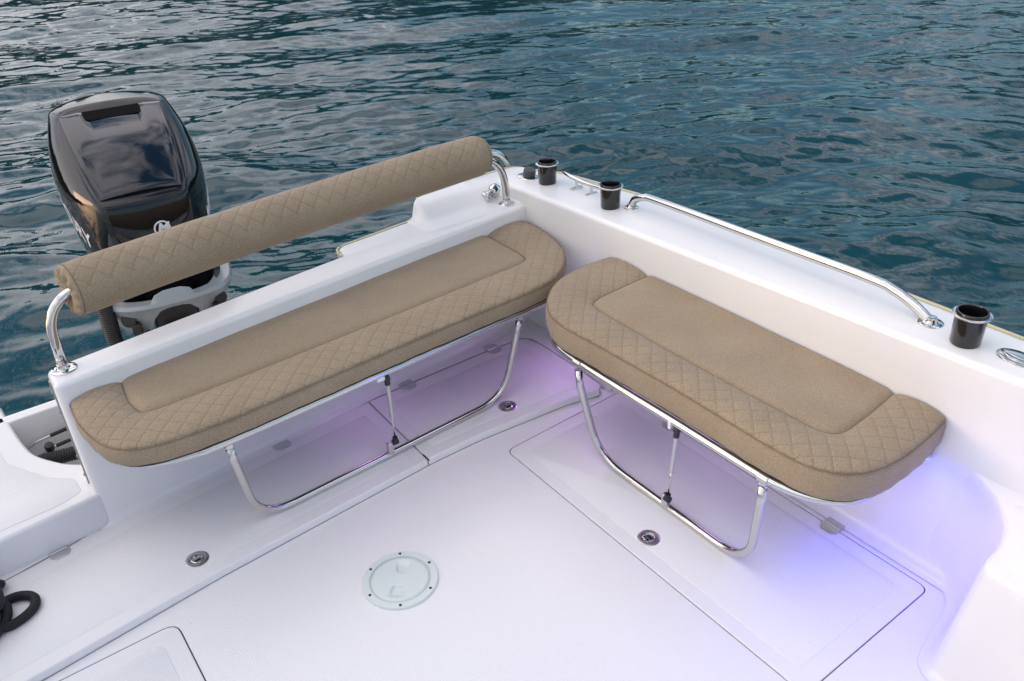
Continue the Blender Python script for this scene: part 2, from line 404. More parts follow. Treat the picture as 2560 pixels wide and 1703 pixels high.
# ------------------------------------------------------------------ the boat
boat = thing('motorboat', 'white open motorboat seen at its stern cockpit with floor hatches and step deck', 'boat')
XW = 2.085
def zg(y): return .745-.035*(y-.7)
def xo(y):                                   # outer gunwale edge
    return float(np.interp(y, [-4, -1.5, .8, 1.16, 1.68, 2.36, 2.9, 3.08], [1.2, 2.1, 2.315, 2.34, 2.385, 2.41, 2.36, 2.27]))
def side(sgn, name):
    ys = list(np.linspace(-3.5, .6, 24)) + list(np.linspace(.7, 3.07, 50))
    v = []; f = []; XC = .68
    prof_n = None
    for y in ys:
        z1 = zg(y); xi = XW if y > -.5 else XW-(-.5-y)*.12; xe = max(xo(y), xi+.05)
        P = []
        for k in range(6):                    # floor fillet
            a = pi/2*k/5; P.append((xi-.05+.05*sin(a), .0035+.05*(1-cos(a))))
        P.append((xi, .3)); P.append((xi, z1-.10))
        r = .02
        for k in range(6):
            a = pi/2*k/5; P.append((xi+r*(1-cos(a)), z1-r+r*sin(a)))
        P += [(xi+.035, z1+.001), (xi+.05, z1+.0025), (xi+(xe-xi)*.5, z1+.004), (xe-.035, z1-.001)]
        for k in range(6):
            a = pi/2*k/5; P.append((xe-.02+.02*sin(a), z1-.022+.02*cos(a)))
        P += [(xe-.01, z1-.10), (xe-.05, .45), (xe-.14, 0), (xe-.35, -.4), (xe-.6, -.6)]
        prof_n = len(P)
        for x, z in P: v.append((XC+sgn*(x-XC), y, z))
    for i in range(len(ys)-1):
        for k in range(prof_n-1): a = i*prof_n+k; f.append((a, a+1, a+prof_n+1, a+prof_n))
    f.append(tuple((len(ys)-1)*prof_n+k for k in range(6, prof_n)))
    obj(name, v, f, gel, boat, angle=50)
    # pale yellowish rubbing strip along the outer edge
    path = [(XC+sgn*(xo(y)-XC+.002), y, zg(y)-.012) for y in np.linspace(-1.5, 3.05, 60)]
    return path
pr_ = side(1, 'hull_side'); pl_ = side(-1, 'hull_side')
def strip(path, w, h, name, m, parent):
    v = []; f = []
    for p, t_, a, b_ in frames(path):
        side_ = t_.cross(Vector((0, 0, 1))).normalized(); u = Vector((0, 0, 1))
        for q in ((-w, -h), (w*.8, -h), (w, -h*.4), (w, h*.4), (w*.8, h), (-w, h)): v.append(p+side_*q[0]+u*q[1])
    n = len(path)
    for i in range(n-1):
        for k in range(6): f.append((i*6+k, i*6+(k+1) % 6, (i+1)*6+(k+1) % 6, (i+1)*6+k))
    f.append(tuple(range(6))); f.append(tuple((n-1)*6+k for k in range(6)))
    return obj(name, v, f, m, parent, angle=40)
stern_out = catmull([(2.285, 3.05, 0), (2.262, 3.10, 0), (2.20, 3.135, 0), (1.95, 3.125, 0), (1.72, 3.095, 0)], 5)
pr2 = pr_ + [(p.x+.002, p.y+.006, .652) for p in stern_out]
strip(resample(pr2, 120), .006, .010, 'rub_strip', rawedge, boat)
strip(resample(pl_, 60), .006, .010, 'rub_strip', rawedge, boat)

# transom: front face follows a slightly slanted line
def yt(x): return 2.598+.105*x
fr = [(.092, yt(.092))]+[(x, yt(x)) for x in np.linspace(.2, 2.0, 12)]+[(2.10, yt(2.1))]
bk = [(2.10, 2.90), (1.665, 2.90), (1.62, 2.94), (1.60, 3.010), (1.262, 2.975), (1.235, 2.955), (1.222, 2.885), (1.0, 2.858), (.6, 2.806), (.092, 2.742)]
rads = [.026]+[0]*(len(fr)-1)+[.02, .02, .0, .03, .03, .02, .01, 0, 0, .035]
tp = round_poly(fr+bk, rads, 5)
v, f = prism(tp, [(-.03, -.2), (-.03, .028)]+[(-.03+.03*sin(pi/2*k/4), .031+.03*(1-cos(pi/2*k/4))) for k in range(5)]+rnd(.07, .605, .018, 5))
obj('transom', v, f, gel, boat, angle=50)
# raised stern wall outside the well on the right, with its raw cut edge
def stern_wall():
    v = []; f = []; xs_ = np.concatenate([np.linspace(1.585, 1.72, 16), np.linspace(1.76, 2.275, 18)])
    def yo(x): return float(np.interp(x, [1.585, 1.62, 1.66, 1.70, 1.95, 2.20, 2.255, 2.275], [3.012, 3.020, 3.060, 3.092, 3.120, 3.130, 3.115, 3.085]))
    rows_ = [(2.84, 0), (2.90, .001), (2.93, .006), (2.955, .016), (2.975, .028), (3.0, .042), (3.03, .053), (3.06, .058)]
    n = len(rows_)+5
    for x in xs_:
        s_ = max(0, min(1, (x-1.61)/.06)); s_ = s_*s_*(3-2*s_); Y = yo(x)
        for y, h in rows_: v.append((x, min(y, Y-.02) if y > 2.96 else y, .6055+h*s_))
        zt = .6055+.060*s_
        for dy, dz in ((-.012, .0), (-.005, -.0015), (0, -.008), (0, -.03), (.0, -.9)): v.append((x, Y+dy, zt+dz))
    for i in range(len(xs_)-1):
        for k in range(n-1): a = i*n+k; f.append((a, a+1, a+n+1, a+n))
    obj('stern_wall', v, f, gel, boat, angle=60)
stern_wall()
strip([(1.258, 2.980, .592), (1.34, 2.990, .592), (1.45, 3.002, .592), (1.60, 3.018, .592), (1.64, 3.03, .60), (1.672, 3.07, .635), (1.70, 3.095, .652)], .004, .010, 'raw_edge_strip', rawedge, boat)
strip([(1.218, 2.892, .590), (1.222, 2.93, .590), (1.232, 2.962, .590), (1.252, 2.978, .590)], .004, .010, 'raw_edge_strip', rawedge, boat)
# gasket on the transom's end face
mb = MB()
mb.add(*boxv((.0895, 2.70, .36), (.004, .020, .44)))
for z in (.20, .28, .37, .46, .54): mb.add(*lathe([(.006, 0), (.006, .003), (.003, .004)], (.0878, 2.70, z), 10, (-1, 0, 0)))
mb.build('gasket_strip', gasket, boat, smooth=False)

# sill with a curved cut-out at the left, the motor well behind it and its far rim
cut = catmull([(.088, 2.835, 0), (.04, 2.885, 0), (-.023, 2.99, 0), (-.046, 3.081, 0), (-.059, 3.19, 0), (-.068, 3.30, 0)], 6)
sill = [(-.95, 2.51), (-.4, 2.56), (.099, 2.606), (.122, 2.64), (.14, 2.80)]+[(p.x, p.y) for p in cut]+[(-.075, 3.42), (-.95, 3.36)]
v, f = prism(sill, rnd(-.3, .165, .016, 4)); obj('sill_deck', v, f, gel, boat, angle=50)
v, f = prism([(-.11, 3.283), (2.2, 3.30), (2.2, 3.345), (-.11, 3.338)], rnd(-.3, .165, .012, 4)); obj('well_rim', v, f, gel, boat, angle=50)
v, f = prism([(-.2, 2.7), (2.2, 2.7), (2.2, 3.30), (-.2, 3.30)], [(0, -.5), (0, -.10)]); obj('well_floor', v, f, gel, boat, smooth=False)
v, f = prism(round_poly([(-.95, -3.4), (2.2, -3.4), (2.2, 3.33), (-.95, 3.33)], .1), [(.4, -.6), (0, -.2), (0, -.11)]); obj('hull_bottom', v, f, gel, boat, smooth=False)
# raised sill outline (anti-slip panel)
pan = round_poly([(-.85, 2.58), (-.02, 2.635), (.06, 2.66), (.055, 2.75), (-.02, 2.82), (-.12, 3.0), (-.15, 3.3), (-.85, 3.28)], .03)
v, f = prism(pan, [(0, .164), (0, .1662), (.0012, .167)]); obj('tread_panel', v, f, nonskid, boat, angle=60)

# cockpit floor with openings for the hatch lids
from mathutils.geometry import tessellate_polygon
hR = round_poly([(1.418, .742), (2.018, .735), (2.022, 2.165), (1.965, 2.165), (1.418, 2.10)], [.03, .03, .02, .02, .035], 6)
hR = round_poly([(1.418, .737), (2.018, .737), (2.022, 2.115), (1.418, 2.098)], [.03, .035, .03, .04], 6)
hL = round_poly([(-.75, 1.10), (.155, 1.10), (.155, 2.066), (-.75, 2.066)], [.05, .05, .05, .05], 6)
def sheet(outer, holes, z, name, m, depth=.03):
    loops = [[Vector((x, y, 0)) for x, y in outer]]+[[Vector((x, y, 0)) for x, y in h] for h in holes]
    tris = tessellate_polygon(loops); flat = [(p.x, p.y, z) for l in loops for p in l]
    v = list(flat); f = [tuple(q) for q in tris]; base = len(outer)
    for h in holes:
        n = len(h); s = len(v)
        for x, y in inset2(h, .0015): v.append((x, y, z-.0015))
        for x, y in inset2(h, .0015): v.append((x, y, z-depth))
        for i in range(n):
            j = (i+1) % n
            f.append((base+i, base+j, s+j, s+i)); f.append((s+i, s+j, s+n+j, s+n+i))
        f.append(tuple(s+n+i for i in range(n))); base += n
    o = obj(name, v, f, [m, gasket], boat, smooth=False)
    for p in o.data.polygons[len(tris):]:
        if p.center.z < z-.006: p.material_index = 1
    return o
sheet([(-.9, -3.2), (2.07, -3.2), (2.07, 2.4), (-.9, 2.4)], [hR, hL], 0., 'cockpit_floor', nonskid)
def lid(outline, gap, z, r, name, inner=None):
    ol = inset2(outline, gap); v, f = prism(ol, rnd(z-.025, z, r, 4))
    o = obj(name, v, f, nonskid, boat, angle=50); return o
lidR = lid(hR, .005, .0015, .004, 'hatch_lid'); lidL = lid(hL, .005, .0015, .004, 'hatch_lid')
def pad(pts, r, z, parent, name='tread_panel'):
    v, f = prism(round_poly(pts, r, 6), [(0, z-.001), (0, z+.0006), (.0010, z+.0012)])
    return obj(name, v, f, nonskid, parent, angle=60)
pad([(1.475, .80), (1.955, .80), (1.965, 2.05), (1.475, 2.035)], .035, .0015, lidR)
pad([(-.70, 1.155), (.095, 1.155), (.095, 2.005), (-.70, 2.005)], .035, .0015, lidL)

# step deck: fixed margins and two hinged lids
yf = lambda x: float(np.interp(x, [-.95, -.224, .318, 1.157, 1.378, 1.80, 1.96], [2.03, 2.092, 2.153, 2.210, 2.210, 2.175, 2.135]))
yh = lambda x: float(np.interp(x, [-.95, -.232, .041, .423, .704, 1.148, 1.354, 1.751, 1.957], [2.47, 2.549, 2.602, 2.633, 2.649, 2.688, 2.694, 2.696, 2.682]))
xs = lambda a, b, n=14: list(np.linspace(a, b, n))
sA = [(x, yf(x)) for x in xs(-.95, 1.139)]+[(x, yh(x)) for x in xs(1.146, -.95)]
sB = [(x, yf(x)) for x in xs(1.145, 1.93)]+[(1.962, yf(1.95)+.03)]+[(1.972, 2.35)]+[(1.975, 2.60), (1.955, 2.665)]+[(x, yh(x)) for x in xs(1.93, 1.152, 10)]
lidA = obj('locker_lid', *prism(sA, rnd(-.004, .031, .0055, 4)), nonskid, boat, angle=50)
lidB = obj('locker_lid', *prism(sB, rnd(-.004, .031, .0055, 4)), nonskid, boat, angle=50)
mg = [(-.95, 2.475)]+[(x, yh(x)+.0035) for x in xs(-.95, 1.95)]+[(1.980, 2.66), (1.980, 2.20), (1.992, 2.14), (2.075, 2.14), (2.075, 2.9), (-.95, 2.9)]
obj('step_margin', *prism(mg, rnd(-.004, .030, .002, 3)), gel, boat, angle=50)
padA = [(x, yf(x)+.055) for x in xs(-.9, 1.09)]+[(x, yh(x)-.07) for x in xs(1.09, -.9)]
obj('tread_panel', *prism(padA[:], [(0, .030), (0, .0315), (.001, .0321)]), nonskid, lidA, angle=60)
padB = [(x, yf(x)+.055) for x in xs(1.20, 1.90)]+[(x, yh(x)-.07) for x in xs(1.90, 1.20)]
obj('tread_panel', *prism(round_poly(padB, 0), [(0, .030), (0, .0315), (.001, .0321)]), nonskid, lidB, angle=60)
# dark slot where the two lids meet at the step's nose
obj('seam_gap', *boxv((1.142, 2.222, .0305), (.0045, .045, .002)), rubber, boat, smooth=False)

caulk = mat('grey_caulk', (.26, .25, .28), .6)
obj('caulk_line', *tube([(x, yf(x)-.0006, .0008) for x in xs(-.95, 1.93, 60)], .0020, 6), caulk, boat)
obj('caulk_line', *tube([(x, yh(x)+.0018, .0298) for x in xs(-.95, 1.95, 60)], .0016, 6), caulk, boat)
# hinges: two leaves with a knuckle
def hinge(x, y, z, ang, parent):
    R = Matrix.Rotation(ang, 3, 'Z'); mb = MB(); c = Vector((x, y, z))
    for s in (-1, 1):
        pts = [(-.032, .0), (.032, .0), (.032, .025*s), (.018, .041*s), (-.018, .041*s), (-.032, .025*s)]
        w = [((c+R @ Vector((a, b_, 0))).x, (c+R @ Vector((a, b_, 0))).y) for a, b_ in round_poly(pts, [0, 0, .008, .008, .008, .008], 3)]
        mb.add(*prism(w, rnd(z-.001, z+.003, .001, 2)))
    for k in range(5):
        a = -.026+.0104*k; p0 = c+R @ Vector((a, 0, .002)); p1 = c+R @ Vector((a+.0095, 0, .002)); mb.add(*tube([p0, p1], .0032, 10))
    return mb.build('hinge', brushed, parent, angle=40)
for x in (-.069, .747): hinge(x, yh(x)+.001, .031, radians(6), lidA)
for x in (1.336, 1.782): hinge(x, yh(x)+.001, .031, radians(3), lidB)
for y in (1.81, 1.081): hinge(2.0205, y, .0025, radians(90), lidR)
def latch(x, y, z, ang, parent):
    c = Vector((x, y, z))
    o = obj('latch', *lathe([(.0375, -.001), (.0375, .0018), (.0360, .0026), (.0270, .0028), (.0262, .0016), (.0255, .0014)], c, 40), brushed, parent, angle=35)
    R = Matrix.Rotation(ang, 3, 'Z'); mb = MB()
    # pull ring: D-shaped bar folded into the dish, with its dark finger slot
    pts = [c+R @ Vector((.0175*cos(a), .0185*sin(a), .0035)) for a in np.linspace(radians(-35), radians(215), 22)]
    mb.add(*tube(pts, .0026, 8)); 
    mb.add(*boxv(c+R @ Vector((0, -.011, .003)), (.034, .007, .003), R))
    mb.add(*lathe([(.006, 0), (.006, .002), (.004, .003)], c+R @ Vector((0, -.014, .003)), 14))
    mb.build('pull_ring', chrome, o, angle=40)
    obj('finger_slot', *prism([((c+R @ Vector((a, b_, 0))).x, (c+R @ Vector((a, b_, 0))).y) for a, b_ in round_poly([(-.012, .000), (.012, .000), (.011, .011), (-.011, .011)], .005, 4)], [(0, z-.0005), (0, z+.0019)]), rubber, o, smooth=False)
latch(.285, 2.247, .032, radians(185), lidA); latch(1.57, 2.290, .032, radians(185), lidB); latch(1.509, 1.421, .0025, radians(-100), lidR)

# round inspection plate with six screws and two finger recesses
px, py = .7725, 1.779
plate = obj('inspection_plate', *lathe([(.1205, 0), (.1205, .006), (.1185, .0085), (.0985, .0092), (.0972, .0050), (.0970, .0010)], (px, py, 0), 72), trim_w, boat, angle=40)
def plate_lid():
    v = []; f = []; nr, na = 22, 72
    d0 = radians(49)
    for i in range(nr+1):
        r = .0938*i/nr
        for k in range(na):
            a = 2*pi*k/na; x = r*cos(a); y = r*sin(a)
            z = .0090+.0014*(1-(r/.0938)**2)
            if i == nr: z = .001
            elif i == nr-1: z = .0084
            for s in (1, -1):
                qx = (x*cos(d0)+y*sin(d0))*s-.052; qy = -x*sin(d0)+y*cos(d0)
                # wedge recess: wide at the inner end, sloping down towards the middle
                w = .017+.25*max(qx+.02, 0)
                e = max(0, 1-(abs(qy)/w)**4)*max(0, min(1, (qx+.026)/.008))*max(0, min(1, (.026-qx)/.03))
                z -= .015*e
            v.append((px+x, py+y, z))
    for i in range(nr):
        for k in range(na): f.append((i*na+k, i*na+(k+1) % na, (i+1)*na+(k+1) % na, (i+1)*na+k))
    obj('plate_lid', v, f, trim_w, plate, angle=60)
plate_lid()
for k in range(6):
    a = radians(.4+60*k); obj('screw', *lathe([(.0046, 0), (.0046, .0012), (.002, .0016)], (px+.1085*cos(a), py+.1085*sin(a), .0086), 12), darkm, plate)

# raised side box at the forward right with concave aft face
def sidebox():
    top = .42
    base = [(1.60, -1.2), (1.68, -.3), (1.732, .42), (1.742, .545), (1.754, .578), (1.785, .596), (1.86, .615), (1.97, .635), (2.04, .67), (2.08, .74), (2.09, .86)]
    topl = [(1.63, -1.2), (1.70, -.3), (1.745, .40), (1.752, .510), (1.764, .538), (1.79, .550), (1.86, .556), (1.93, .575), (1.99, .61), (2.04, .66), (2.085, .745)]
    A = catmull([(x, y, 0) for x, y in base], 8); B = catmull([(x, y, 0) for x, y in topl], 8)
    v = []; f = []; n = len(A)
    rows = []
    for k in range(5):
        a = pi/2*k/4; rows.append((0., .002+.03*(1-cos(a)), .03*(1-sin(a))))
    rows += [(t_, t_*top, 0) for t_ in (.2, .4, .6, .8, .93)]+[(1, top-.010, 0), (1, top-.004, -.004), (1, top, -.013)]
    for t_, z, off in rows:
        L_ = [A[i].lerp(B[i], t_) for i in range(n)]
        for i in range(n):
            a_ = L_[max(i-1, 0)]; b_ = L_[min(i+1, n-1)]; d = (b_-a_).normalized(); nn = Vector((-d.y, d.x, 0))
            q = L_[i]+nn*off; v.append((q.x, q.y, z))
    for r in range(len(rows)-1):
        for i in range(n-1): a = r*n+i; f.append((a, a+1, a+n+1, a+n))
    s = (len(rows)-1)*n; v += [(2.10, .80, top), (2.10, -1.2, top)]; f.append(tuple(s+i for i in range(n))+(len(v)-2, len(v)-1))
    bx = obj('side_box', v, f, gel, boat, angle=50)
    obj('tread_panel', *prism(round_poly([(1.80, .50), (1.90, .515), (1.98, .56), (2.04, .62), (2.04, -1.0), (1.70, -1.0)], [.02, .03, .03, .02, .02, .02]), [(0, top-.001), (0, top+.0007), (.001, top+.0013)]), nonskid, bx, angle=60)
sidebox()

# unseen console and seat blocks further forward, added to block skylight on the side deck
hc = round_poly([(.35, -2.3), (1.25, -2.3), (1.30, -1.45), (.30, -1.45)], .09, 6)
v, f = prism(hc, [(-.03, .001), (0, .03), (.01, .6), (.03, .95)]+[(.03+.04*(1-cos(pi/2*k/4)), .95+.04*sin(pi/2*k/4)) for k in range(1, 5)]); obj('console_shade_block', v, f, gel, boat, angle=50)
hs = round_poly([(.42, -1.0), (1.18, -1.0), (1.18, -.52), (.42, -.52)], .07, 6)  # unseen seat block, added with the console to cut the light
v, f = prism(hs, [(.02, .001), (0, .03), (.0, .92)]+[(.03*(1-cos(pi/2*k/4)), .92+.03*sin(pi/2*k/4)) for k in range(1, 5)]); obj('seat_shade_block', v, f, gel, boat, angle=50)

# ------------------------------------------------------------------ benches
def bench(label, outer, inner, zs, zb, rail_z, rail, legs, strut, base_loc, ledge):
    root = thing('bench', label, 'bench', base_loc, 'cushioned fold-down benches in the cockpit')
    NU, NV = 220, 16
    def smooth_(P_, it):
        for _ in range(it): P_ = [P_[0]]+[(P_[i-1]+2*P_[i]+P_[i+1])/4 for i in range(1, len(P_)-1)]+[P_[-1]]
        return P_
    O = resample(smooth_(resample([(x, y, 0) for x, y in outer], 260), 14), NU); I = resample(smooth_(resample([(x, y, 0) for x, y in inner], 400), 22), 600)
    # the corners of both paths are matched by a smooth nearest search so that the band does not shear
    Iraw = resample(I, 1200); J = []; last = 0
    for i, o_ in enumerate(O):
        tgt = i/(NU-1)*1199; lo = max(last, int(tgt-170)); hi = min(1199, int(tgt+170)); best = min(range(lo, max(hi, lo)+1), key=lambda k: (Iraw[k]-o_).length+abs(k-tgt)*.0004)
        best = max(best, last); last = best; J.append(best)
    J[0] = 0; J[-1] = 1199
    for _ in range(30): J = [J[0]]+[(J[i-1]+2*J[i]+J[i+1])/4 for i in range(1, NU-1)]+[J[-1]]
    J = [.75*j+.25*1199*i/(NU-1) for i, j in enumerate(J)]
    I = [Iraw[int(j)].lerp(Iraw[min(int(j)+1, 1199)], j-int(j)) for j in J]
    # outward normals
    nrm = []
    cen = sum(O, Vector())/NU
    for i in range(NU):
        d = (O[min(i+1, NU-1)]-O[max(i-1, 0)]).normalized(); q = Vector((d.y, -d.x, 0))
        if q.dot(O[i]-cen) < 0: q = -q
        nrm.append(q)
    rngb = random.Random(4)
    v = []; uv = []; f = []
    prof = [(-.012, zb), (-.002, zb+.006), (.002, zb+.02), (.0035, (zb+zs)/2), (.0022, zs-.014), (-.0005, zs-.006), (-.0035, zs-.0015)]
    # side wall
    for ins, z in prof:
        for i in range(NU):
            wv = .0012*sin(i*.31)+.0010*sin(i*.83+z*40); q = O[i]+nrm[i]*(ins+wv); v.append((q.x, q.y, z)); uv.append((q.x, q.y))
    n0 = len(prof)
    for r in range(n0-1):
        for i in range(NU-1): a = r*NU+i; f.append((a, a+1, a+NU+1, a+NU))
    sidef = len(f)
    # closing faces of the back edge happen inside the strip below
    def H(v_): return zs+.004+.018*sin(pi*min(max(v_, 0), 1))**.62
    s0 = len(v)
    for j in range(NV+1):
        t_ = j/NV; tt = t_
        for i in range(NU):
            q = O[i].lerp(I[i], tt); z = H(t_) if 0 < j < NV else (zs+.001 if j == 0 else zs+.003)
            v.append((q.x, q.y, z)); uv.append((q.x, q.y))
    for j in range(NV):
        for i in range(NU-1): a = s0+j*NU+i; f.append((a, a+1, a+NU+1, a+NU))
    for i in range(NU-1): a = (n0-1)*NU+i; f.append((a, a+1, s0+i+1, s0+i))
    bandf = len(f)
    cu = obj('cushion', v, f, [fabq, fab], root, uv=uv, origin=None)
    for k, p in enumerate(cu.data.polygons):
        zc = p.center.z
    for p in cu.data.polygons:
        if max(cu.data.vertices[i].co.z for i in p.vertices)+root.location.z <= zs+.0005: p.material_index = 1
    # bottom and back closure
    bot = [(O[i].x-nrm[i].x*.012, O[i].y-nrm[i].y*.012) for i in range(NU)]
    mbk = MB(); mbk.add([(x, y, zb+.001) for x, y in bot]+[(I[i].x, I[i].y, zb+.001) for i in (0, NU-1)], [tuple(range(NU))])
    # plain centre panel filling the U
    pv = []; pf = []
    IA = np.array([(p.x, p.y) for p in Iraw[::3]]); IB = IA[1:]-IA[:-1]
    def dseg(q):
        w = np.array((q.x, q.y))-IA[:-1]; h_ = np.clip((w*IB).sum(1)/np.maximum((IB*IB).sum(1), 1e-12), 0, 1)
        return float(np.sqrt(((w-IB*h_[:, None])**2).sum(1)).min())
    ca, cb_ = (min(range(1200), key=lambda k: (Iraw[k]-Vector((*c, 0))).length) for c in ledge)
    PU, PV = 150, 30
    Lf = resample(Iraw[:ca+1], PV+1)[::-1]; Fr = resample(Iraw[ca:cb_+1], PU+1); Rt = resample(Iraw[cb_:], PV+1)   # Lf, Rt run front to back
    def sp_(k, n_): x = k/n_; return .5-.5*cos(pi*x)*(.35)-.5*(1-2*x)*.65      # denser near the borders
    def at(P_, x): x = min(max(x, 0), 1)*(len(P_)-1); k = min(int(x), len(P_)-2); return P_[k].lerp(P_[k+1], x-k)
    for j in range(PV+1):
        w = sp_(j, PV)
        for i in range(PU+1):
            u = sp_(i, PU); l_, r_, f_, b_ = at(Lf, w), at(Rt, w), at(Fr, u), Lf[-1].lerp(Rt[-1], u)
            q = l_*(1-u)+r_*u+f_*(1-w)+b_*w-(Lf[0]*(1-u)*(1-w)+Rt[0]*u*(1-w)+Lf[-1]*(1-u)*w+Rt[-1]*u*w)
            e = dseg(q); z = zs-.001+.0150*(1-exp(-e/.012))+.004*(1-exp(-e/.08))+.0007*sin(q.x*9+q.y*5)*min(1, e*20)+.0005*sin(q.x*23-q.y*17)*min(1, e*20)
            pv.append((q.x, q.y, z))
    for j in range(PV):
        for i in range(PU): a = j*(PU+1)+i; pf.append((a, a+1, a+PU+2, a+PU+1))
    obj('centre_panel', pv, pf, fab, cu)
    # seam threads
    sp = [(O[i].x+nrm[i].x*.0005, O[i].y+nrm[i].y*.0005, zs+.0010) for i in range(0, NU, 2)]
    ip = [(I[i].x, I[i].y, zs+.0022) for i in range(0, NU, 2)]
    obj('piping', *tube(sp, .0013, 6), thread, cu); obj('piping', *tube(ip, .0017, 6), thread, cu)
    # dark mounting board
    bd = [(O[i].x-nrm[i].x*.014, O[i].y-nrm[i].y*.014) for i in range(0, NU, 3)]
    obj('mounting_board', *prism(bd, [(0, zb-.008), (0, zb+.004)], top=True, bottom=True), rubber, root, smooth=False)
    RR = .0136
    obj('front_rail', *tube(catmull([(x, y, rail_z) for x, y in rail], 8), RR, 18), chrome, root)
    obj('leg_frame', *tube(fillet(legs, [.05, .16, .16, .05], 12), RR, 18), brushed_tube, root)
    for e in (0, -1):
        top = Vector(legs[e]); mb = MB()
        nxt = Vector(legs[1 if e == 0 else -2]); d = (nxt-top).normalized()
        T = (Vector((*rail[5], 0))-Vector((*rail[4], 0))).normalized()
        rp = Vector((top.x, top.y, rail_z))
        mb.add(*tube([rp-T*.016, rp+T*.016], RR+.0022, 18))                 # clamp sleeve
        mb.add(*boxv(rp+Vector((0, 0, -.020)), (.012 if abs(T.x) < .5 else .020, .020 if abs(T.x) < .5 else .012, .030)))
        mb.add(*tube([top+d*.006, top+d*.020], RR*.86, 14)); mb.add(*tube([rp+Vector((0, 0, -.027))-T*.013, rp+Vector((0, 0, -.027))+T*.013], .0045, 10))
        obj('pivot_bracket', mb.v, mb.f, chrome, root, angle=40)
    A, B, br = (Vector(q) for q in strut)
    st = obj('gas_strut', *tube([A.lerp(B, .06), A.lerp(B, .60), A.lerp(B, .605)], [.0075, .0075, .005], 16), brushed, root, angle=40)
    obj('strut_rod', *tube([A.lerp(B, .60), A.lerp(B, .95)], .0035, 12), chrome, st)
    mb = MB(); mb.add(*tube([A, A.lerp(B, .09)], .010, 12)); mb.add(*lathe([(.011, -.008), (.011, .008)], A, 14, T)); mb.build('strut_end', rubber, st, angle=40)
    mb = MB(); mb.add(*tube([A.lerp(B, .93), B], .0095, 12)); mb.add(*lathe([(.012, -.010), (.012, .010)], B, 14, T)); mb.build('strut_end', rubber, st, angle=40)
    q = obj('strut_bracket', *boxv(br, (.022, .026, .052)), brushed, root); bevel(q, .004)
    q = obj('strut_bracket', *boxv(A-T*.022+Vector((0, 0, .012)), (.03, .012, .03)), gel, root); bevel(q, .003)
    return root
brushed_tube = mat('satin_tube_steel', (.60, .59, .57), .16, 1.0)
t, b, L = nodes(brushed_tube); L(math_(t, 'ADD', math_(t, 'MULTIPLY', noise(t, objco(t), 30, 3), .16), .08), b.inputs['Roughness'])

o1 = [(.116, 2.606), (.112, 2.478), (.127, 2.374), (.150, 2.297), (.190, 2.243), (.25, 2.212), (.335, 2.197), (.484, 2.191), (.792, 2.210), (1.15, 2.232), (1.46, 2.245), (1.681, 2.252), (1.805, 2.272), (1.90, 2.325), (1.965, 2.388), (2.02, 2.473), (2.060, 2.60), (2.076, 2.70), (2.076, 2.808)]
i1 = [(.278, 2.627), (.265, 2.495), (.279, 2.400), (.312, 2.392), (.60, 2.400), (.89, 2.415), (1.30, 2.440), (1.645, 2.464), (1.776, 2.468), (1.84, 2.484), (1.852, 2.545), (1.857, 2.792)]
rail1 = [(.175, 2.36), (.19, 2.32), (.22, 2.282), (.275, 2.246), (.36, 2.220), (.50, 2.214), (1.15, 2.250), (1.68, 2.276), (1.80, 2.295), (1.90, 2.35), (1.97, 2.43)]
legs1 = [(.468, 2.220, .412), (.475, 2.235, .35), (.515, 2.282, .046), (1.585, 2.335, .046), (1.640, 2.30, .35), (1.640, 2.280, .412)]
bench('long tan quilted bench fixed along the stern wall under the roll backrest', o1, i1, .528, .462, .445, rail1, legs1, ((1.035, 2.236, .425), (1.060, 2.292, .105), (1.040, 2.302, .080)), (1.1, 2.45, 0), ((.279, 2.400), (1.825, 2.474)))
o2 = [(2.078, 2.268), (1.976, 2.276), (1.890, 2.268), (1.815, 2.248), (1.735, 2.205), (1.655, 2.130), (1.605, 2.045), (1.590, 1.96), (1.598, 1.797), (1.608, 1.459), (1.602, 1.089), (1.610, .968), (1.646, .892), (1.70, .852), (1.77, .832), (1.863, .826), (1.98, .834), (2.078, .846)]
i2 = [(2.078, 2.045), (1.95, 2.040), (1.811, 2.030), (1.770, 2.010), (1.758, 1.955), (1.750, 1.624), (1.752, 1.30), (1.758, 1.047), (1.778, 1.000), (1.82, .988), (1.95, .996), (2.078, 1.010)]
rail2 = [(1.76, 2.17), (1.68, 2.12), (1.625, 2.04), (1.608, 1.95), (1.606, 1.70), (1.610, 1.41), (1.612, 1.12), (1.622, 1.02), (1.655, .94), (1.72, .88), (1.82, .86)]
legs2 = [(1.603, 1.887, .392), (1.605, 1.880, .33), (1.655, 1.83, .0155), (1.655, 1.130, .0155), (1.612, 1.090, .33), (1.610, 1.088, .392)]
bench('shorter tan quilted bench fixed along the side wall under the long handrail', o2, i2, .540, .442, .422, rail2, legs2, ((1.608, 1.42, .400), (1.625, 1.455, .085), (1.640, 1.475, .058)), (1.85, 1.5, 0), ((1.770, 2.010), (1.778, 1.000)))

